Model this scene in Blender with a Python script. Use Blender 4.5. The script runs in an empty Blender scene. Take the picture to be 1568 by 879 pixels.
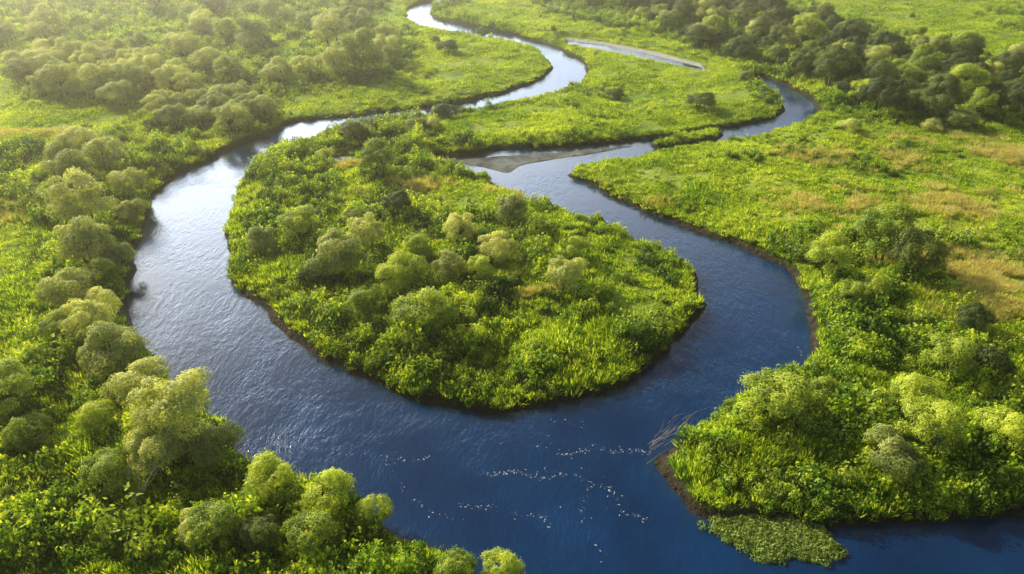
import bpy, math, time
import numpy as np
from mathutils import Vector
T0=time.time()
rng=np.random.default_rng(7)
scene=bpy.context.scene
# ---------------------------------------------------------------- camera
CAM_H=40.0; FPX=1045.3; P=math.atan(660/1045.3)
cp,sp=math.cos(P),math.sin(P)
cam=bpy.data.cameras.new("camera"); camo=bpy.data.objects.new("camera",cam)
scene.collection.objects.link(camo); scene.camera=camo
cam.sensor_width=36; cam.lens=24; cam.clip_end=8000; cam.clip_start=0.5
camo.location=(0,0,CAM_H); camo.rotation_euler=(math.pi/2-P,0,0)
def G(px,py):
    """survey: photo pixel -> metres on the flood plain"""
    u=(px-784)/FPX; v=(py-439.5)/FPX
    t=CAM_H/(sp+v*cp)
    return (u*t,t*(cp-v*sp))
def depth(px,py):
    return CAM_H/(sp+(py-439.5)/FPX*cp)
def GP(l): return np.array([G(*p) for p in l])
# ---------------------------------------------------------------- noise
_perm=np.random.default_rng(3).random((256,256))
def vnoise(x,y,s,seed=0):
    x=np.asarray(x)/s+seed*17.3+1000; y=np.asarray(y)/s+seed*9.1+1000
    xi=np.floor(x).astype(int); yi=np.floor(y).astype(int)
    fx=x-xi; fy=y-yi; fx=fx*fx*(3-2*fx); fy=fy*fy*(3-2*fy)
    g=lambda a,b:_perm[a%256,b%256]
    return (g(xi,yi)*(1-fx)+g(xi+1,yi)*fx)*(1-fy)+(g(xi,yi+1)*(1-fx)+g(xi+1,yi+1)*fx)*fy
def fbm(x,y,s,o=3,seed=0):
    r=0;a=1;t=0
    for i in range(o):
        r=r+a*vnoise(x,y,s/2**i,seed+i*5); t+=a; a*=.5
    return r/t
def sstep(a,b,x):
    t=np.clip((x-a)/(b-a),0,1); return t*t*(3-2*t)
# ---------------------------------------------------------------- river outline
left_bank=[(735,-30),(680,-6),(650,2),(628,12),(621,22),(630,36),(660,46),(700,54),(745,62),(790,68),(820,78),(838,92),(842,106),(830,120),(790,136),(740,150),(690,160),(640,166),(590,171),(540,178),(490,182),(445,188),(418,203),(385,214),(340,235),(290,260),(250,285),(232,300),(222,335),(212,370),(198,385),(200,410),(192,450),(196,490),(205,520),(235,560),(262,590),(300,620),(340,650),(362,690),(385,712),(440,730),(520,760),(570,790),(600,815),(650,838),(700,862),(750,885),(830,930),(900,1050)]
bottom=[(1100,1200),(2000,1200),(2200,800)]
right_bank=[(1900,765),(1700,775),(1568,788),(1500,797),(1400,803),(1330,806),(1250,800),(1180,792),(1110,797),(1065,780),(1040,755),(1012,730),(994,712),(1004,697),(1040,678),(1075,660),(1115,630),(1160,602),(1200,582),(1236,552),(1246,520),(1240,480),(1230,442),(1200,410),(1140,382),(1080,357),(1020,335),(970,314),(920,290),(895,276),(870,269),(895,258),(950,247),(1010,236),(1060,226),(1120,217),(1175,208),(1222,194),(1250,178),(1250,160),(1218,138),(1183,124),(1160,118)]
north_bank=[(1150,120),(1162,132),(1186,148),(1200,163),(1192,175),(1157,187),(1100,198),(1020,210),(950,217),(850,225),(760,231),(720,239),(665,243)]
island=[(690,254),(730,272),(770,291),(820,311),(880,333),(940,350),(985,375),(1025,395),(1060,412),(1068,435),(1066,458),(1074,468),(1068,492),(1045,515),(1010,545),(970,575),(930,600),(885,612),(830,624),(750,628),(680,620),(620,610),(590,592),(530,572),(490,542),(450,516),(410,478),(368,442),(355,400),(351,350),(358,310),(372,272),(400,244),(450,222),(500,208),(560,193),(610,184),(660,181),(710,174),(760,165),(810,154),(858,142),(888,130),(899,112),(892,94),(868,81),(830,66),(790,54),(750,46),(700,36),(668,28),(660,20),(668,10),(694,2),(740,-12),(790,-25)]
river=GP(left_bank+bottom+right_bank+north_bank+island)
creek=GP([(872,63),(900,66),(930,70),(965,77),(1000,84),(1040,94),(1072,102),(1078,108),(1040,101),(1000,92),(965,84),(930,77),(900,72),(872,69)])
sandp=[GP([(830,7),(850,9),(874,20),(868,25),(843,20)]),
       GP([(478,250),(500,245),(540,243),(545,248),(505,252)]),
       GP([(868,60),(930,67),(1000,81),(1074,100),(1082,111),(1000,95),(930,81),(870,71)])]
spit=GP([(1000,222),(1040,210),(1100,204),(1098,213),(1050,223),(1010,229)])
mudflat=GP([(690,247),(750,240),(860,233),(980,222),(900,237),(840,246),(798,254),(778,266),(745,258),(715,253)])
def catmull(p,n=3):
    out=[]
    N=len(p)
    for i in range(N):
        a,b,c,d=p[i-1],p[i],p[(i+1)%N],p[(i+2)%N]
        for k in range(n):
            t=k/n
            out.append(.5*((2*b)+(c-a)*t+(2*a-5*b+4*c-d)*t*t+(3*b-a-3*c+d)*t**3))
    return np.array(out)
GX0,GX1,GY0,GY1,RES=-260.,260.,-20.,345.,.65
gx=np.arange(GX0,GX1,RES); gy=np.arange(GY0,GY1,RES)
MX,MY=np.meshgrid(gx,gy)
def sdf(poly,X=None,Y=None):
    X=MX if X is None else X; Y=MY if Y is None else Y
    X=X.astype(np.float32);Y=Y.astype(np.float32)
    d2=np.full(X.shape,1e9,np.float32); ins=np.zeros(X.shape,bool)
    N=len(poly)
    for i in range(N):
        ax,ay=poly[i]; bx,by=poly[(i+1)%N]
        ex,ey=bx-ax,by-ay; L=ex*ex+ey*ey+1e-9
        wx=X-np.float32(ax); wy=Y-np.float32(ay)
        t=np.clip((wx*ex+wy*ey)/L,0,1)
        dx=wx-t*ex; dy=wy-t*ey
        np.minimum(d2,dx*dx+dy*dy,out=d2)
        if ay!=by:
            c=((Y>=ay)!=(Y>=by)) & (wx < wy*(ex/ey))
            ins^=c
    return np.where(ins,-1,1)*np.sqrt(d2)
SD=sdf(catmull(river))
MUD=-sdf(catmull(mudflat))           # >0 inside
SPIT=-sdf(catmull(spit))
SD=np.maximum(SD,SPIT)
SD=SD+(fbm(MX,MY,3.2,3,2)-.5)*1.7*(1-sstep(4,8,np.abs(SD)))
SD=np.minimum(SD,sdf(catmull(creek)))
SAND=np.maximum(np.maximum(-sdf(sandp[0]),-sdf(sandp[1])),-sdf(sandp[2]))
def inpoly(poly,x,y): return sdf(np.array(poly),x,y)<0
def samp(F,x,y,outv):
    fx=(np.asarray(x)-GX0)/RES; fy=(np.asarray(y)-GY0)/RES
    ok=(fx>=0)&(fy>=0)&(fx<len(gx)-1.01)&(fy<len(gy)-1.01)
    fx=np.clip(fx,0,len(gx)-1.02); fy=np.clip(fy,0,len(gy)-1.02)
    xi=fx.astype(int); yi=fy.astype(int); a=fx-xi; b=fy-yi
    v=(F[yi,xi]*(1-a)+F[yi,xi+1]*a)*(1-b)+(F[yi+1,xi]*(1-a)+F[yi+1,xi+1]*a)*b
    return np.where(ok,v,outv)
# open meadow / field zones (short grass)
meadows=[[(-300,240),(-300,110),(30,105),(30,160),(230,165),(215,205),(120,235)],
 [(430,185),(420,160),(560,140),(640,110),(640,60),(560,30),(620,-5),(700,55),(830,75),(845,110),(740,155),(600,175)],
 [(690,20),(760,-20),(840,30),(1000,60),(1130,100),(1150,150),(1190,170),(1100,200),(900,215),(760,225),(700,215),(650,200),(700,180),(880,140),(900,110),(880,80)],
 [(880,265),(960,245),(1120,218),(1230,200),(1300,190),(1568,200),(1800,215),(1800,390),(1500,380),(1300,370),(1150,370),(1000,320)],
 [(1170,0),(1100,-90),(2200,-90),(2000,130),(1568,98),(1450,78),(1300,42)],
 [(-400,110),(-400,60),(100,70),(280,78),(260,98),(60,105)],
 [(600,280),(770,280),(860,340),(820,350),(700,335)],
 [(880,400),(960,375),(1030,420),(1035,480),(960,500),(910,460)],
 [(1420,400),(1800,390),(1800,540),(1540,530),(1450,470)],
 [(-300,480),(-300,320),(50,320),(80,400),(70,470)]]
MEA=np.full(MX.shape,-99.,np.float32)
for m in meadows: MEA=np.maximum(MEA,-sdf(GP(m)))
MEA=sstep(-3,3,MEA+6*(fbm(MX,MY,9,3,8)-.5))
def land_h(x,y):
    sd=samp(SD,x,y,30.)
    mea=samp(MEA,x,y,1.)
    mud=samp(MUD,x,y,-50.)
    bank=-1.6+1.6*sstep(-3,-.1,sd)+ .65*sstep(-.2,.7,sd)+.45*sstep(.5,4,sd)
    hum=(fbm(x,y,4.0,2,4)-.5)*1.4*(1-.5*mea)+(fbm(x,y,17,2,6)-.5)*1.3
    h=bank+hum*sstep(.6,3.5,sd)
    h=np.where(sd>1.5,np.maximum(h,.35),h)
    h=np.where((samp(SAND,x,y,-50.)>-3)&(sd>0),np.minimum(h,.35),h)
    far=sstep(280,420,y)
    h=h+far*fbm(x,y,90,2,1)*2
    m=.07*sstep(-.6,.6,mud)+.03*(fbm(x,y,2,2,9)-.5)
    return np.where(mud>-.6,np.maximum(h,m-.04),h)
# ---------------------------------------------------------------- material helpers
def newmat(name):
    m=bpy.data.materials.new(name); m.use_nodes=True
    nt=m.node_tree; nt.nodes.clear()
    out=nt.nodes.new('ShaderNodeOutputMaterial')
    return m,nt,out
def N(nt,t,**k):
    n=nt.nodes.new(t)
    for a,b in k.items(): setattr(n,a,b)
    return n
def ramp(nt,stops):
    r=N(nt,'ShaderNodeValToRGB'); e=r.color_ramp.elements
    while len(e)<len(stops): e.new(.5)
    for i,(p,c) in enumerate(stops):
        e[i].position=p; e[i].color=(*c,1)
    return r
def math_(nt,op,a,b=None,c=None):
    n=N(nt,'ShaderNodeMath',operation=op)
    for i,v in enumerate((a,b,c)):
        if v is None: continue
        if isinstance(v,(int,float)): n.inputs[i].default_value=v
        else: nt.links.new(v,n.inputs[i])
    return n.outputs[0]
def noise(nt,vec,scale,detail=3,rough=.55):
    n=N(nt,'ShaderNodeTexNoise'); n.inputs['Scale'].default_value=scale
    n.inputs['Detail'].default_value=detail; n.inputs['Roughness'].default_value=rough
    nt.links.new(vec,n.inputs['Vector']); return n.outputs['Fac']
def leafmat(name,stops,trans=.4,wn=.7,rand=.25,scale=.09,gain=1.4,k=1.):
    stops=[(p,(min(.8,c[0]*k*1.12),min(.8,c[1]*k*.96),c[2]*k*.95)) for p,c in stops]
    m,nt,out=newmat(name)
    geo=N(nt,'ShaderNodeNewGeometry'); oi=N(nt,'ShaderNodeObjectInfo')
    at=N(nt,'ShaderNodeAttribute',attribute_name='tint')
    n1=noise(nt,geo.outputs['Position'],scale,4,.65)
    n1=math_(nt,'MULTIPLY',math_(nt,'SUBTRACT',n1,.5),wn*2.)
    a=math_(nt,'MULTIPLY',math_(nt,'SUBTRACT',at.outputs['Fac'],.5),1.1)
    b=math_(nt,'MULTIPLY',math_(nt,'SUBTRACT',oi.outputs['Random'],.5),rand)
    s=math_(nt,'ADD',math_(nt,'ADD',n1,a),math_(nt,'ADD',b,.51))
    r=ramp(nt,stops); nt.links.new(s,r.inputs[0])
    p=N(nt,'ShaderNodeBsdfPrincipled'); p.inputs['Roughness'].default_value=.55
    p.inputs['Specular IOR Level'].default_value=.2
    nt.links.new(r.outputs[0],p.inputs['Base Color'])
    tr=N(nt,'ShaderNodeBsdfTranslucent')
    mc=N(nt,'ShaderNodeMix',data_type='RGBA',blend_type='MULTIPLY'); mc.inputs[0].default_value=1
    nt.links.new(r.outputs[0],mc.inputs[6]); mc.inputs[7].default_value=(gain*1.18,gain*1.1,gain*.4,1)
    nt.links.new(mc.outputs[2],tr.inputs['Color'])
    mx=N(nt,'ShaderNodeMixShader'); mx.inputs[0].default_value=trans
    nt.links.new(p.outputs[0],mx.inputs[1]); nt.links.new(tr.outputs[0],mx.inputs[2])
    nt.links.new(mx.outputs[0],out.inputs[0]); return m
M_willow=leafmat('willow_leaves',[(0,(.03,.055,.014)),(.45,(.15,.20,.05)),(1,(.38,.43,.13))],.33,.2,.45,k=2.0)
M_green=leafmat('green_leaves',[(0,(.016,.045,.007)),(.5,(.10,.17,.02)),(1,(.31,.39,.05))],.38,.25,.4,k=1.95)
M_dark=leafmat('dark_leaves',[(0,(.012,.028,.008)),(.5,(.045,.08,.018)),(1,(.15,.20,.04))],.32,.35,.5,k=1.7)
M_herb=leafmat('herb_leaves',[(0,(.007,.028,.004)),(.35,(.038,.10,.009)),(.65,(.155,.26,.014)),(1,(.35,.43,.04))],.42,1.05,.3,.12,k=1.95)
M_grass=leafmat('grass_blades',[(0,(.035,.10,.008)),(.4,(.145,.26,.013)),(.75,(.30,.39,.025)),(1,(.45,.44,.10))],.45,.85,.3,.07,k=1.9)
M_reed=leafmat('dry_reed',[(0,(.2,.24,.05)),(.5,(.42,.42,.15)),(1,(.6,.56,.3))],.4,.3,.5,k=1.35)
M_mat=leafmat('water_plants',[(0,(.08,.14,.03)),(.5,(.18,.28,.06)),(1,(.32,.42,.12))],.3,.3,.4,k=1.5)
def barkmat(name,c1,c2):
    m,nt,out=newmat(name); geo=N(nt,'ShaderNodeNewGeometry')
    r=ramp(nt,[(.3,c1),(.7,c2)]); nt.links.new(noise(nt,geo.outputs['Position'],6,4),r.inputs[0])
    p=N(nt,'ShaderNodeBsdfPrincipled'); p.inputs['Roughness'].default_value=.9
    nt.links.new(r.outputs[0],p.inputs['Base Color']); nt.links.new(p.outputs[0],out.inputs[0]); return m
M_bark=barkmat('bark',(.05,.035,.022),(.14,.11,.075))
M_dead=barkmat('bleached_wood',(.3,.25,.17),(.6,.53,.42))
# ---------------------------------------------------------------- mesh helpers
def tube(V,F,p0,p1,r0,r1,n=6):
    p0=np.array(p0,float);p1=np.array(p1,float); d=p1-p0; d/=np.linalg.norm(d)+1e-9
    a=np.cross(d,[0.3,0.2,1.0] if abs(d[2])<.9 else [1,0,0]); a/=np.linalg.norm(a); b=np.cross(d,a)
    s=len(V)
    for p,r in((p0,r0),(p1,r1)):
        for k in range(n):
            t=2*math.pi*k/n; V.append(tuple(p+r*(math.cos(t)*a+math.sin(t)*b)))
    for k in range(n): F.append((s+k,s+(k+1)%n,s+n+(k+1)%n,s+n+k))
    F.append(tuple(s+n+k for k in range(n)))
def norm(a): return a/(np.linalg.norm(a,axis=1,keepdims=True)+1e-9)
def leafmesh(name,C,Nn,L,W,tint,mat,tubes=None,rs=None,tang=None):
    rs=rs or np.random.default_rng(1)
    n=len(C)
    if tang is None: tang=np.cross(Nn,rs.normal(size=(n,3)))
    tang=norm(tang); bi=norm(np.cross(Nn,tang))
    L=np.broadcast_to(L,(n,))[:,None]; W=np.broadcast_to(W,(n,))[:,None]
    V=np.stack([C-tang*L*.5,C+bi*W*.5,C+tang*L*.5,C-bi*W*.5],1).reshape(-1,3)
    F=np.arange(4*n).reshape(-1,4)
    vl=V.tolist(); fl=F.tolist(); tt=np.repeat(tint,4).tolist(); mi=[0]*n
    if tubes:
        TV,TF=[],[]
        for t in tubes: tube(TV,TF,*t)
        o=len(vl); vl+=TV; fl+=[tuple(i+o for i in f) for f in TF]; tt+=[.5]*len(TV); mi+=[1]*len(TF)
    me=bpy.data.meshes.new(name); me.from_pydata(vl,[],fl)
    me.materials.append(mat)
    if tubes: me.materials.append(M_bark)
    me.polygons.foreach_set('material_index',mi)
    at=me.attributes.new('tint','FLOAT','POINT'); at.data.foreach_set('value',np.array(tt,np.float32))
    me.update(); return me
def sphere_dirs(rs,n): return norm(rs.normal(size=(n,3)))
def tree_mesh(name,seed,mat,R=3.5,Hc=5.6,nl=26,nleaf=12000,leaf=.26,base=.6,spiky=0.,lo=.22,hi=.40,spread=.76):
    """crown of leaf clumps round limbs; R crown radius, Hc crown height"""
    rs=np.random.default_rng(seed)
    d=sphere_dirs(rs,nl*2); d=d[d[:,2]>-.55][:nl]; nl=len(d)
    rad=rs.uniform(.42,spread,nl)
    lc=d*rad[:,None]*np.array([R,R,Hc*.5]); lc[:,:2]*=rs.uniform(.85,1.1,(nl,1))
    lc[:,2]+=base+Hc*.47
    lr=rs.uniform(lo,hi,nl)*R
    ltint=rs.uniform(0,1,nl)
    prob=lr**2/np.sum(lr**2)
    li=rs.choice(nl,nleaf,p=prob)
    dd=sphere_dirs(rs,nleaf); dd[:,2]=np.where(dd[:,2]<-.3,-dd[:,2],dd[:,2])
    bump=.76+.46*vnoise(dd[:,0]*3+li*7,dd[:,1]*3+dd[:,2]*2.3,.9,seed)
    rr=lr[li]*bump*(1-.45*rs.random(nleaf)**2.2)*(1+spiky*rs.random(nleaf)**4)
    C=lc[li]+dd*rr[:,None]*np.array([1,1,.9])
    e=(C-[0,0,base+Hc*.47])/np.array([R,R,Hc*.5]); q=np.linalg.norm(e,axis=1)
    keep=(q>.45)&(C[:,2]>.05); C=C[keep];dd=dd[keep];li=li[keep];n=len(C); e=e[keep]
    # leaf planes follow lobe and overall crown surface
    Nn=norm(dd*.8+norm(e)*.45+rs.normal(size=(n,3))*.3)
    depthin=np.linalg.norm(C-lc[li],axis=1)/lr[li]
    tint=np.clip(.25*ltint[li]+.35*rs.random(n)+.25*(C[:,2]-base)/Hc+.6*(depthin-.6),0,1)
    tubes=[]
    for k in range(3):
        a=rs.uniform(0,6.28); o=np.array([math.cos(a),math.sin(a),0])*.12*R
        m=o*2.2+np.array([0,0,base+Hc*.28])
        tubes.append((o+[0,0,-.5],m,.055*R,.035*R))
        for j in rs.choice(nl,4): tubes.append((m,lc[j],.03*R,.008*R,5))
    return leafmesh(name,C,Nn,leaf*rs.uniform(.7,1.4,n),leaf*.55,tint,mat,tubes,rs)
def herb_mesh(name,seed,mat,r=.75,h=.7,n=150,leaf=.22):
    rs=np.random.default_rng(seed)
    nb=5; bc=rs.normal(size=(nb,2))*r*.38; br=rs.uniform(.35,.6,nb)*r; bh=rs.uniform(.55,1.0,nb)*h
    li=rs.integers(0,nb,n); d=sphere_dirs(rs,n); d[:,2]=np.abs(d[:,2])
    C=np.c_[bc[li]+d[:,:2]*br[li][:,None], d[:,2]*bh[li]*rs.uniform(.6,1.05,n)]
    Nn=norm(d+rs.normal(size=(n,3))*.4)
    return leafmesh(name,C,Nn,leaf*rs.uniform(.7,1.4,n),leaf*.6,np.clip(rs.random(n)*.5+.5*C[:,2]/h,0,1),mat,rs=rs)  # tint rises with height: shade painted into the clump base, plus random tone
def grass_mesh(name,seed,mat,r=.45,h=.8,n=60,w=.07):
    rs=np.random.default_rng(seed)
    a=rs.uniform(0,6.28,n); q=r*np.sqrt(rs.random(n)); lean=rs.uniform(.05,.6,n)
    dirv=norm(np.c_[np.cos(a)*lean,np.sin(a)*lean,np.ones(n)])
    L=h*rs.uniform(.5,1.1,n)
    C=np.c_[np.cos(a)*q,np.sin(a)*q,np.zeros(n)]+dirv*L[:,None]*.45
    Nn=norm(np.cross(dirv,rs.normal(size=(n,3))))
    return leafmesh(name,C,Nn,L,w,rs.random(n),mat,rs=rs,tang=dirv)
def col(name,meshes):
    c=bpy.data.collections.new(name)
    for i,m in enumerate(meshes):
        o=bpy.data.objects.new(m.name,m); c.objects.link(o)
    return c
def scatter(name,coll,P3,rot,scl,idx):
    n=len(P3); me=bpy.data.meshes.new(name); me.vertices.add(n)
    me.vertices.foreach_set('co',np.asarray(P3,np.float32).ravel())
    a=me.attributes.new('rot','FLOAT_VECTOR','POINT'); a.data.foreach_set('vector',np.asarray(rot,np.float32).ravel())
    a=me.attributes.new('scl','FLOAT_VECTOR','POINT'); a.data.foreach_set('vector',np.asarray(scl,np.float32).ravel())
    a=me.attributes.new('idx','INT','POINT'); a.data.foreach_set('value',np.asarray(idx,np.int32))
    ob=bpy.data.objects.new(name,me); scene.collection.objects.link(ob)
    ng=bpy.data.node_groups.new(name+'_nodes','GeometryNodeTree')
    ng.interface.new_socket('Geometry',in_out='INPUT',socket_type='NodeSocketGeometry')
    ng.interface.new_socket('Geometry',in_out='OUTPUT',socket_type='NodeSocketGeometry')
    gi=ng.nodes.new('NodeGroupInput'); go=ng.nodes.new('NodeGroupOutput')
    ip=ng.nodes.new('GeometryNodeInstanceOnPoints'); ci=ng.nodes.new('GeometryNodeCollectionInfo')
    ci.inputs[0].default_value=coll; ci.inputs['Separate Children'].default_value=True; ci.inputs['Reset Children'].default_value=True
    def na(nm,t):
        q=ng.nodes.new('GeometryNodeInputNamedAttribute'); q.data_type=t; q.inputs[0].default_value=nm; return q.outputs[0]
    e=ng.nodes.new('FunctionNodeEulerToRotation')
    L=ng.links.new
    L(gi.outputs[0],ip.inputs['Points']); L(ci.outputs[0],ip.inputs['Instance']); ip.inputs['Pick Instance'].default_value=True
    L(na('idx','INT'),ip.inputs['Instance Index']); L(na('rot','FLOAT_VECTOR'),e.inputs[0]); L(e.outputs[0],ip.inputs['Rotation'])
    L(na('scl','FLOAT_VECTOR'),ip.inputs['Scale']); L(ip.outputs[0],go.inputs[0])
    md=ob.modifiers.new('scatter','NODES'); md.node_group=ng
    return ob
# ---------------------------------------------------------------- terrain
ys=[-400,-200,-100,-60,-40,-28,-20,-12]
y=-6.
while y<340: ys.append(y); y+=.16+.0052*max(y,0)
k=3.
while y<5000: ys.append(y); y+=k; k*=1.25
ys=np.array(ys)
us=np.linspace(-1,1,720); us=np.r_[-60,-25,-12,-6,-3,-2,-1.5,-1.2,-1.08,us,1.08,1.2,1.5,2,3,6,12,25,60]
wy=np.clip(48+.86*np.clip(ys,0,400),48,400)
TX=us[None,:]*wy[:,None]; TY=np.repeat(ys[:,None],len(us),1)
TZ=land_h(TX,TY)
def gridmesh(name,X,Y,Z,attrs,mat):
    r,c=X.shape; V=np.c_[X.ravel(),Y.ravel(),Z.ravel()].astype(np.float32)
    i=np.arange(r*c).reshape(r,c)
    F=np.stack([i[:-1,:-1],i[:-1,1:],i[1:,1:],i[1:,:-1]],-1).reshape(-1,4)
    me=bpy.data.meshes.new(name); me.vertices.add(len(V)); me.vertices.foreach_set('co',V.ravel())
    me.loops.add(F.size); me.loops.foreach_set('vertex_index',F.ravel().astype(np.int32))
    me.polygons.add(len(F)); me.polygons.foreach_set('loop_start',np.arange(0,F.size,4,dtype=np.int32))
    me.update(calc_edges=True); me.validate()
    me.polygons.foreach_set('use_smooth',np.ones(len(F),bool))
    for k,v in attrs.items():
        a=me.attributes.new(k,'FLOAT','POINT'); a.data.foreach_set('value',v.ravel().astype(np.float32))
    me.materials.append(mat); ob=bpy.data.objects.new(name,me); scene.collection.objects.link(ob); return ob
mg,nt,out=newmat('flood_plain_soil_and_grass')
geo=N(nt,'ShaderNodeNewGeometry'); pos=geo.outputs['Position']
n1=noise(nt,pos,.06,4,.6); n2=noise(nt,pos,1.6,4,.7); n3=noise(nt,pos,.35,3,.6)
s=math_(nt,'ADD',math_(nt,'MULTIPLY',n1,.5),math_(nt,'MULTIPLY',n2,.3)); s=math_(nt,'ADD',s,math_(nt,'MULTIPLY',n3,.2))
rm=ramp(nt,[(.37,(.12,.21,.012)),(.47,(.29,.40,.02)),(.56,(.47,.52,.05)),(.65,(.64,.60,.20))]); nt.links.new(s,rm.inputs[0])
rl=ramp(nt,[(.3,(.018,.042,.006)),(.5,(.075,.135,.012)),(.7,(.22,.29,.03))]); nt.links.new(s,rl.inputs[0])
am=N(nt,'ShaderNodeAttribute',attribute_name='meadow'); asd=N(nt,'ShaderNodeAttribute',attribute_name='shore'); amu=N(nt,'ShaderNodeAttribute',attribute_name='mud'); asa=N(nt,'ShaderNodeAttribute',attribute_name='sand')
def mixc(f,a,b):
    mx=N(nt,'ShaderNodeMix',data_type='RGBA'); nt.links.new(f,mx.inputs[0])
    for s_,i in((a,6),(b,7)):
        if isinstance(s_,tuple): mx.inputs[i].default_value=s_
        else: nt.links.new(s_,mx.inputs[i])
    return mx.outputs[2]
c=mixc(am.outputs['Fac'],rl.outputs[0],rm.outputs[0])
rb=ramp(nt,[(.35,(.015,.012,.008)),(.68,(.085,.055,.028))]); nt.links.new(n2,rb.inputs[0])
c=mixc(asd.outputs['Fac'],rb.outputs[0],c)
rmu=ramp(nt,[(.35,(.12,.12,.10)),(.6,(.28,.28,.23))]); nt.links.new(n3,rmu.inputs[0])
c=mixc(amu.outputs['Fac'],c,rmu.outputs[0])
rsa=ramp(nt,[(.35,(.55,.50,.36)),(.6,(.75,.70,.55))]); nt.links.new(n2,rsa.inputs[0])
c=mixc(asa.outputs['Fac'],c,rsa.outputs[0])
p=N(nt,'ShaderNodeBsdfPrincipled'); p.inputs['Roughness'].default_value=.85; p.inputs['Specular IOR Level'].default_value=.2
nt.links.new(c,p.inputs['Base Color'])
bp=N(nt,'ShaderNodeBump'); bp.inputs['Strength'].default_value=1; bp.inputs['Distance'].default_value=.5
nt.links.new(n2,bp.inputs['Height']); nt.links.new(bp.outputs[0],p.inputs['Normal'])
nt.links.new(p.outputs[0],out.inputs[0])
tsd=samp(SD,TX,TY,30.)
gridmesh('ground_terrain',TX,TY,TZ,{'meadow':samp(MEA,TX,TY,1.),'shore':sstep(.3,.9,tsd),'mud':sstep(-.3,.6,samp(MUD,TX,TY,-50.))*(1-sstep(0,1,tsd)),'sand':sstep(-.3,.4,samp(SAND,TX,TY,-50.))},mg)
# ---------------------------------------------------------------- water
mw,nt,out=newmat('river_water')
geo=N(nt,'ShaderNodeNewGeometry'); pos=geo.outputs['Position']
mp=N(nt,'ShaderNodeMapping'); mp.inputs['Scale'].default_value=(1,.5,1); mp.inputs['Rotation'].default_value=(0,0,.6); nt.links.new(pos,mp.inputs[0])
big=noise(nt,pos,.09,3,.6)
warp=N(nt,'ShaderNodeTexNoise'); warp.inputs['Scale'].default_value=.1; nt.links.new(pos,warp.inputs['Vector'])
vm=N(nt,'ShaderNodeVectorMath',operation='SCALE'); vm.inputs['Scale'].default_value=3; nt.links.new(warp.outputs['Color'],vm.inputs[0])
va=N(nt,'ShaderNodeVectorMath',operation='ADD'); nt.links.new(vm.outputs[0],va.inputs[0]); nt.links.new(mp.outputs[0],va.inputs[1])
r1=noise(nt,va.outputs[0],1.6,4,.62); r2=noise(nt,va.outputs[0],6,3,.6)
hgt=math_(nt,'ADD',math_(nt,'MULTIPLY',r1,.75),math_(nt,'MULTIPLY',r2,.25))
bp=N(nt,'ShaderNodeBump'); bp.inputs['Distance'].default_value=.15
# calm and ruffled reaches
calm=N(nt,'ShaderNodeMapRange'); calm.inputs[1].default_value=.35; calm.inputs[2].default_value=.65; calm.inputs[3].default_value=.12; calm.inputs[4].default_value=.75
nt.links.new(big,calm.inputs[0]); nt.links.new(calm.outputs[0],bp.inputs['Strength']); nt.links.new(hgt,bp.inputs['Height'])
ash=N(nt,'ShaderNodeAttribute',attribute_name='shallow')
rw=ramp(nt,[(.35,(.002,.022,.072)),(.65,(.004,.042,.125))]); nt.links.new(big,rw.inputs[0])
mx=N(nt,'ShaderNodeMix',data_type='RGBA'); nt.links.new(ash.outputs['Fac'],mx.inputs[0]); nt.links.new(rw.outputs[0],mx.inputs[6]); mx.inputs[7].default_value=(.03,.045,.04,1)
p=N(nt,'ShaderNodeBsdfPrincipled'); p.inputs['Roughness'].default_value=.1; p.inputs['IOR'].default_value=1.6
nt.links.new(mx.outputs[2],p.inputs['Base Color']); nt.links.new(bp.outputs[0],p.inputs['Normal']); nt.links.new(p.outputs[0],out.inputs[0])
wx=np.arange(-250,250.1,1.0); wyy=np.arange(-15,335,1.0); WX,WY=np.meshgrid(wx,wyy)
wsd=samp(SD,WX,WY,5.); wm=samp(MUD,WX,WY,-50.)
gridmesh('river_water',WX,WY,np.zeros_like(WX),{'shallow':np.clip(.6*sstep(-1.0,.2,wsd)+.6*sstep(-3.5,.3,wm),0,1)},mw)
print('terrain',time.time()-T0)
# ---------------------------------------------------------------- plants
spec=[(M_willow,5.4,24,.0,.22,.40,.76),(M_willow,6,30,.1,.18,.36,.8),(M_green,5.2,20,.2,.24,.44,.74),(M_willow,6.6,34,.2,.16,.34,.85),(M_green,6.4,26,.3,.18,.36,.86),(M_dark,6,30,.1,.2,.38,.8),(M_willow,4.8,18,0,.26,.44,.72),(M_dark,5.4,24,.2,.2,.36,.82)]
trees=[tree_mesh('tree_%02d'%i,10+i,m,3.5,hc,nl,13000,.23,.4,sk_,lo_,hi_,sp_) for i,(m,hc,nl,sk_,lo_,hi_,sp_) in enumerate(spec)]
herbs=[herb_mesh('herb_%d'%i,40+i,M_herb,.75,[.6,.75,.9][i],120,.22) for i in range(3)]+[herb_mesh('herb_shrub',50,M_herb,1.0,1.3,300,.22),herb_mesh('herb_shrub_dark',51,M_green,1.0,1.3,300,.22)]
grasses=[grass_mesh('grass_%d'%i,60+i,M_grass,.5,.75,50,.08) for i in range(3)]
reeds=[grass_mesh('reed_%d'%i,70+i,M_reed,.5,1.2,46,.06) for i in range(2)]
mats=[herb_mesh('mat_%d'%i,80+i,M_mat,.7,.22,160,.17) for i in range(2)]
def trap(n,y0,y1,r):
    yy=np.sqrt(r.random(n)*((y1+36)**2-(y0+36)**2)+(y0+36)**2)-36
    w=34+.9*yy
    return r.uniform(-1,1,n)*w,yy
def dens_area(y0,y1): return 2*(34*(y1-y0)+.45*(y1*y1-y0*y0))
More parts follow.
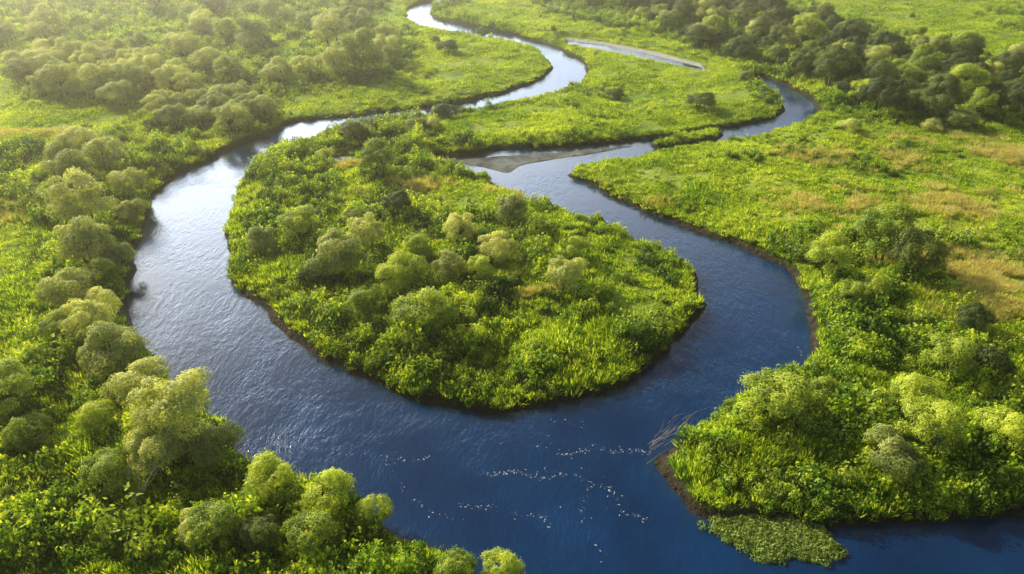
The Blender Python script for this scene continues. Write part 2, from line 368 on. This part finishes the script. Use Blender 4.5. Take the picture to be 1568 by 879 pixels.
def place(name,coll,x,y,s,hs,idx,tilt=.12,sink=.05):
    k=samp(SAND,x,y,-50.)<-.8; x,y,s,hs,idx=x[k],y[k],s[k],hs[k],idx[k]
    n=len(x); z=land_h(x,y)-sink
    rot=np.c_[rng.normal(size=n)*tilt,rng.normal(size=n)*tilt,rng.uniform(0,6.28,n)]
    scatter(name,coll,np.c_[x,y,z],rot,np.c_[s,s,s*hs],idx); print(name,n)
# herbs (lush cover)
X=[];Y=[]
for y0,y1,d in((8,60,3.6),(60,120,2.6),(120,200,1.5),(200,320,.8)):
    n=int(dens_area(y0,y1)*d); a,b=trap(n,y0,y1,rng); X.append(a);Y.append(b)
X=np.concatenate(X);Y=np.concatenate(Y)
sd=samp(SD,X,Y,30.); me_=samp(MEA,X,Y,1.)
lump=fbm(X,Y,3.4,2,11); big=fbm(X,Y,12,2,12)
edge=.2+.5*sstep(.42,.58,fbm(X,Y,9,2,19))
keep=(sd>edge)&(rng.random(len(X))<np.clip((1-me_)*1.0+.015+.25*(big>.64),0,1)*(.25+.85*sstep(.34,.58,lump)))
X,Y,sd,lump,big,me_=[a[keep] for a in(X,Y,sd,lump,big,me_)]
s=(.2+1.7*lump)*rng.uniform(.6,1.3,len(X))*(1-.4*me_)*(.65+.35*sstep(.3,2.5,sd))*(1+.25*sstep(100,220,Y))
hs=rng.uniform(.7,1.7,len(X))
idx=np.where(rng.random(len(X))<.08+.25*(big>.55),rng.integers(3,5,len(X)),rng.integers(0,3,len(X)))
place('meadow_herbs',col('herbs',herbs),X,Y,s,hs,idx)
# grasses
X=[];Y=[]
for y0,y1,d in((8,60,5.),(60,120,4.),(120,200,2.2),(200,320,1.)):
    n=int(dens_area(y0,y1)*d); a,b=trap(n,y0,y1,rng); X.append(a);Y.append(b)
X=np.concatenate(X);Y=np.concatenate(Y)
sd=samp(SD,X,Y,30.); me_=samp(MEA,X,Y,1.)
edge=.15+.5*sstep(.42,.58,fbm(X,Y,9,2,19))
fr=.8*sstep(.15,.4,sd)*(1-sstep(1.2,2.4,sd))
gp=fbm(X,Y,5,2,14)
lp=fbm(X,Y,3.4,2,11)
keep=(sd>edge)&(rng.random(len(X))<np.clip(me_*.8*sstep(.3,.55,fbm(X,Y,3,2,17))+fr+.5*(gp>.5)+.5*(lp<.42),0,1))
X,Y,sd,me_,gp=[a[keep] for a in(X,Y,sd,me_,gp)]
s=rng.uniform(.6,1.3,len(X))*(.6+.6*gp)*(1+.3*sstep(100,220,Y))
place('meadow_grass',col('grasses',grasses),X,Y,s,rng.uniform(.6,1.1,len(X))*(1-.35*me_),rng.integers(0,3,len(X)),.2)
# reeds in pale patches
RP=[((650,300),60,12),((790,460),35,14),((860,300),50,9),((1290,250),80,12),((1270,320),60,14),((1440,218),60,8),((1460,320),60,22),((1500,450),60,35),((1540,500),50,25),((1330,365),60,12),((1380,260),50,10),((1560,250),60,14),((520,258),40,6),((1000,320),20,4),((20,330),40,12),((40,215),90,6),((562,262),50,7),((1400,400),60,20)]
X=[];Y=[]
for (cx,cy),rx,ry in RP:
    n=int(rx*ry*.8); a=rng.normal(size=n)*rx*.7; b=rng.normal(size=n)*ry*.7
    for q,w in zip(a,b):
        g=G(cx+q,cy+w); X.append(g[0]);Y.append(g[1])
X=np.array(X);Y=np.array(Y); k=(samp(SD,X,Y,30.)>.6)&(fbm(X,Y*2.2,4,3,21)>.5); X=X[k];Y=Y[k]
place('dry_reeds',col('reeds',reeds),X,Y,rng.uniform(.5,1.0,len(X)),rng.uniform(.6,1.0,len(X)),rng.integers(0,2,len(X)),.2)
# floating plant mat
mp_=GP([(1088,798),(1120,788),(1200,798),(1260,812),(1284,842),(1274,862),(1230,858),(1180,850),(1130,832),(1095,814)])
x=rng.uniform(mp_[:,0].min(),mp_[:,0].max(),900); y=rng.uniform(mp_[:,1].min(),mp_[:,1].max(),900)
k=inpoly(mp_,x+1.2*(fbm(x,y,1.5,2,3)-.5),y+1.2*(fbm(x,y,1.5,2,5)-.5)); x=x[k];y=y[k]
scatter('floating_plant_mat',col('mats',mats),np.c_[x,y,np.full(len(x),.0)],np.c_[x*0,x*0,rng.uniform(0,6.28,len(x))],np.c_[[rng.uniform(.4,1.2,len(x))]*2+[rng.uniform(.5,2.2,len(x))]].T,rng.integers(0,2,len(x)))
# individual trees: base pixel, crown width px, variant (0,1,3,6 willow 2,4 green 5,7 dark)
TL=[(105,272,60,0),(135,262,75,1),(170,280,70,3),(128,318,95,0),(205,318,62,1),(140,368,104,3),(208,345,50,6),(150,425,98,0),(160,452,70,2),(118,492,86,1),(170,500,72,6),(150,542,86,3),(190,590,115,0),(108,540,60,4),(232,640,105,1),(290,690,135,3),(345,712,90,6),(250,738,95,1),(45,650,90,4),(425,775,90,4),(510,795,98,2),(575,812,66,2),(300,838,70,6),(345,850,90,4),(490,862,90,4),(180,780,90,4),(165,680,70,2),(410,850,70,5),(60,700,80,2),(700,905,80,2),(770,900,70,4),(190,420,60,6),
 (405,402,62,0),(470,388,68,4),(566,402,68,3),(543,358,36,1),(585,288,66,4),(705,395,62,3),(760,418,70,1),(785,362,68,0),(868,458,70,3),(525,448,96,1),(625,462,74,2),(652,530,108,2),(688,448,62,3),(560,512,62,4),(880,410,40,4),(610,350,50,5),(640,420,50,4),(600,480,60,4),(480,452,44,7),(735,455,50,4),(545,225,56,7),(500,250,30,6),(685,190,48,5),(640,215,44,6),(665,212,36,6),(575,212,40,5),
 (1262,438,76,4),(1345,418,98,4),(1388,440,92,5),(1335,470,60,2),(1295,482,50,4),(1185,668,118,4),(1338,738,98,6),(1405,712,100,4),(1525,700,95,2),(1440,590,80,4),(1505,590,70,7),(1385,650,90,2),(1300,215,46,6),(1462,205,58,1),(1420,208,40,6),(1070,178,52,5),(940,158,32,5),(1250,640,70,2),(1480,520,60,5),(685,92,38,5),(668,74,20,7),(740,62,30,5),(1140,130,30,6)]
kinds={0:'willow_tree',1:'willow_tree',3:'willow_tree',6:'willow_tree',2:'alder_tree',4:'alder_tree',5:'hawthorn_bush',7:'hawthorn_bush'}
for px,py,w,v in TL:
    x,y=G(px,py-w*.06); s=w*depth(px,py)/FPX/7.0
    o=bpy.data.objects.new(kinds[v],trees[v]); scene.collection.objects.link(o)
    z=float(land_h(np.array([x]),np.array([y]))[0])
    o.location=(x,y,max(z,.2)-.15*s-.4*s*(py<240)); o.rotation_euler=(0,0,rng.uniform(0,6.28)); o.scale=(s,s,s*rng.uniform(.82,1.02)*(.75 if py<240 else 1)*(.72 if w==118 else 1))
# woods
def wood(name,poly,spacing,smin,smax,variants,prob=1.):
    pw=GP(poly); x0,y0=pw.min(0);x1,y1=pw.max(0); pts=[]
    for yy in np.arange(y0,y1,spacing*.87):
        for xx in np.arange(x0,x1,spacing):
            pts.append((xx+rng.normal()*spacing*.3,yy+rng.normal()*spacing*.3))
    pts=np.array(pts); k=inpoly(pw,pts[:,0],pts[:,1])&(rng.random(len(pts))<prob)&(fbm(pts[:,0],pts[:,1],22,2,31)>(1-prob)*1.1)
    pts=pts[k]; k=samp(SD,pts[:,0],pts[:,1],30.)>2; pts=pts[k]; n=len(pts)
    s=rng.uniform(smin,smax,n)*(.7+.6*fbm(pts[:,0],pts[:,1],15,2,33))
    z=land_h(pts[:,0],pts[:,1])-.3*s
    scatter(name,ctree,np.c_[pts,z],np.c_[np.zeros(n),np.zeros(n),rng.uniform(0,6.28,n)],np.c_[s,s,s*rng.uniform(.75,1.0,n)],np.array(variants)[rng.integers(0,len(variants),n)]); print(name,n)
ctree=col('woodland_trees',trees)
wood('willow_woodland',[(25,160),(20,118),(90,98),(200,98),(290,108),(290,150),(200,168),(90,170)],4.8,.75,1.2,[0,1,3,6],.95)
wood('willow_woodland',[(-250,105),(-250,55),(130,42),(300,52),(420,48),(560,48),(635,85),(625,112),(540,140),(440,138),(380,148),(330,125),(280,100),(150,88),(60,95)],6.8,.7,1.35,[0,1,3,6,3,4],.6)
wood('willow_woodland',[(-300,38),(-400,-90),(760,-90),(600,-5),(560,20),(500,45),(300,40),(150,30)],9.5,.6,1.35,[0,1,3,6,5],.56)
wood('willow_thicket',[(220,208),(232,172),(300,155),(400,165),(418,198),(370,212),(300,205),(250,212)],4.0,.6,1.0,[0,1,3,6])
wood('mixed_woodland',[(850,6),(870,-30),(1080,-60),(1130,8),(1240,40),(1340,70),(1450,90),(1568,116),(1900,165),(1900,260),(1568,192),(1480,190),(1380,198),(1300,172),(1230,130),(1130,106),(1040,62),(960,30)],5.6,.55,1.2,[5,7,5,7,4,1],.88)
wood('riverside_bushes',[(720,52),(720,38),(860,72),(890,88),(870,84),(830,68)],3,.2,.4,[5,7,1],.9)
wood('riverside_bushes',[(1120,118),(1150,112),(1250,140),(1275,175),(1250,180),(1240,150),(1200,128)],3,.2,.38,[5,7,4],.8)
# ---------------------------------------------------------------- dead wood, foam
def woodobj(name,tubes,mat):
    V,F=[],[]
    for t in tubes: tube(V,F,*t)
    me=bpy.data.meshes.new(name); me.from_pydata(V,[],F); me.materials.append(mat)
    o=bpy.data.objects.new(name,me); scene.collection.objects.link(o); return o
def curve_tubes(p0,ang,L,z0,z1,bend,r,seg=7):
    T=[];p=np.array([*p0,z0]);
    for i in range(seg):
        a=ang+bend*i/seg; q=p+np.array([math.cos(a)*L/seg,math.sin(a)*L/seg,(z1-z0)/seg]); T.append((p,q,r*(1-i/seg*.8),r*(1-(i+1)/seg*.8),5)); p=q
    return T
tb=[]
for i in range(34):
    px=rng.uniform(990,1056); py=692-(px-985)*.75+rng.normal()*10
    tb+=curve_tubes(G(px,py),rng.normal()*.12+.75,rng.uniform(1.2,3.2),.0,rng.uniform(.01,.05),rng.normal()*.4,.014)
woodobj('drift_branches',tb,M_dead)
for (px,py,L) in((275,728,3.),(215,790,2.6)):
    g=G(px,py); z=float(land_h(np.array([g[0]]),np.array([g[1]]))[0]); tb=[]
    for j in range(7):
        tb+=curve_tubes(g,rng.uniform(-.6,2.4),L*rng.uniform(.5,1),z+.8,z+rng.uniform(1.8,3.6),rng.normal()*.9,.05)
    woodobj('dead_branch',tb,M_dead)
mf,nt,out=newmat('foam'); p=N(nt,'ShaderNodeBsdfPrincipled'); p.inputs['Base Color'].default_value=(.6,.56,.45,1); p.inputs['Roughness'].default_value=.6; nt.links.new(p.outputs[0],out.inputs[0])
fl=[]
lines=[([(385,690),(430,690),(460,670),(500,690),(540,700)],50),([(560,690),(600,705),(660,700)],30),([(740,722),(790,725),(860,730),(930,740),(950,780),(990,800)],170),([(860,695),(910,685),(960,692),(1000,690)],100),([(700,770),(760,780),(820,790),(850,810)],50),([(230,420),(250,500),(300,560),(330,600)],40),([(900,740),(890,800),(930,850)],30),([(820,690),(850,640),(900,650)],20),([(590,700),(620,760),(700,800)],30),([(1215,520),(1225,545),(1190,575)],30)]
for pts,n in lines:
    pts=np.array(pts,float)
    for i in range(int(n*1.6)):
        t=rng.random()**1.3*(len(pts)-1); k=min(int(t),len(pts)-2); q=pts[k]*(1-(t-k))+pts[k+1]*(t-k)+rng.normal(size=2)*[3,1.6]*(1+4*(rng.random()<.2))+[0,4*math.sin(t*5)]; fl.append(G(*q))
fl=np.array(fl); k=samp(SD,fl[:,0],fl[:,1],5.)<-.5; fl=fl[k]
V=[(0,0,.02)]+[(math.cos(a)*.1*(.7+.5*rng.random()),math.sin(a)*.07*(.7+.5*rng.random()),.004) for a in np.linspace(0,5.5,8)]
fm=bpy.data.meshes.new('foam_fleck'); fm.from_pydata(V,[],[(0,1+i,1+(i+1)%8) for i in range(8)]); fm.materials.append(mf)
n=len(fl); s=.12+.5*rng.random(n)**4
scatter('river_foam',col('foam',[fm]),np.c_[fl,np.full(n,.006)],np.c_[np.zeros(n),np.zeros(n),rng.uniform(0,6.28,n)],np.c_[s*1.6,s,s],np.zeros(n))
# ---------------------------------------------------------------- light
AZ=math.radians(-50); EL=math.radians(29)
sv=Vector((math.sin(AZ)*math.cos(EL),math.cos(AZ)*math.cos(EL),math.sin(EL)))
l=bpy.data.lights.new('sun','SUN'); l.energy=5; l.angle=math.radians(.5); l.color=(1,.91,.66)
lo=bpy.data.objects.new('sun',l); lo.rotation_euler=sv.to_track_quat('Z','Y').to_euler(); lo.location=(-60,80,80); scene.collection.objects.link(lo)
# thin morning mist over the flood plain
mh,nt,out=newmat('morning_haze'); vs=N(nt,'ShaderNodeVolumeScatter'); vs.inputs['Color'].default_value=(1,.86,.48,1); vs.inputs['Density'].default_value=.0014; vs.inputs['Anisotropy'].default_value=.84
nt.links.new(vs.outputs[0],out.inputs['Volume'])
hx,hy0,hy1,hz0,hz1=500,-150,700,-4,46
hv=[(sx*hx,yy,zz) for zz in(hz0,hz1) for yy in(hy0,hy1) for sx in(-1,1)]
hm=bpy.data.meshes.new('morning_haze'); hm.from_pydata(hv,[],[(0,2,3,1),(4,5,7,6),(0,1,5,4),(2,6,7,3),(0,4,6,2),(1,3,7,5)]); hm.materials.append(mh)
ho=bpy.data.objects.new('morning_haze',hm); scene.collection.objects.link(ho)
w=bpy.data.worlds.new('World'); scene.world=w; w.use_nodes=True; nt=w.node_tree
sk=nt.nodes.new('ShaderNodeTexSky'); sk.sky_type='NISHITA'; sk.sun_disc=False; sk.sun_elevation=EL; sk.sun_rotation=AZ
sk.dust_density=1.
bg=nt.nodes['Background']; bg.inputs[1].default_value=.085; nt.links.new(sk.outputs[0],bg.inputs[0])
# added glow low in the unseen sky, shaped to brighten the river's reflections
tc=N(nt,'ShaderNodeTexCoord'); sx=N(nt,'ShaderNodeSeparateXYZ'); nt.links.new(tc.outputs['Generated'],sx.inputs[0])
cr=ramp(nt,[(.0,(1,1,1)),(.40,(1,1,1)),(.5,(.5,.5,.5)),(.58,(.12,.12,.12)),(.66,(0,0,0))]); nt.links.new(sx.outputs['Z'],cr.inputs[0])
dt=N(nt,'ShaderNodeVectorMath',operation='DOT_PRODUCT'); nt.links.new(tc.outputs['Generated'],dt.inputs[0]); AC=math.radians(-27); dt.inputs[1].default_value=(math.sin(AC)*math.cos(.3),math.cos(AC)*math.cos(.3),math.sin(.3))
f=math_(nt,'POWER',math_(nt,'MAXIMUM',dt.outputs['Value'],.02),6.0)
f=math_(nt,'MULTIPLY',f,math_(nt,'ADD',math_(nt,'MULTIPLY',noise(nt,tc.outputs['Generated'],6,4,.6),.8),.6))
bg2=N(nt,'ShaderNodeBackground'); bg2.inputs[0].default_value=(.88,.95,1,1)
nt.links.new(math_(nt,'MULTIPLY',math_(nt,'MULTIPLY',cr.outputs[0],f),8.),bg2.inputs[1])
ad=N(nt,'ShaderNodeAddShader'); nt.links.new(bg.outputs[0],ad.inputs[0]); nt.links.new(bg2.outputs[0],ad.inputs[1])
nt.links.new(ad.outputs[0],nt.nodes['World Output'].inputs[0])
scene.view_settings.view_transform='Standard'; scene.view_settings.look='None'; scene.view_settings.exposure=0
print('done',time.time()-T0)
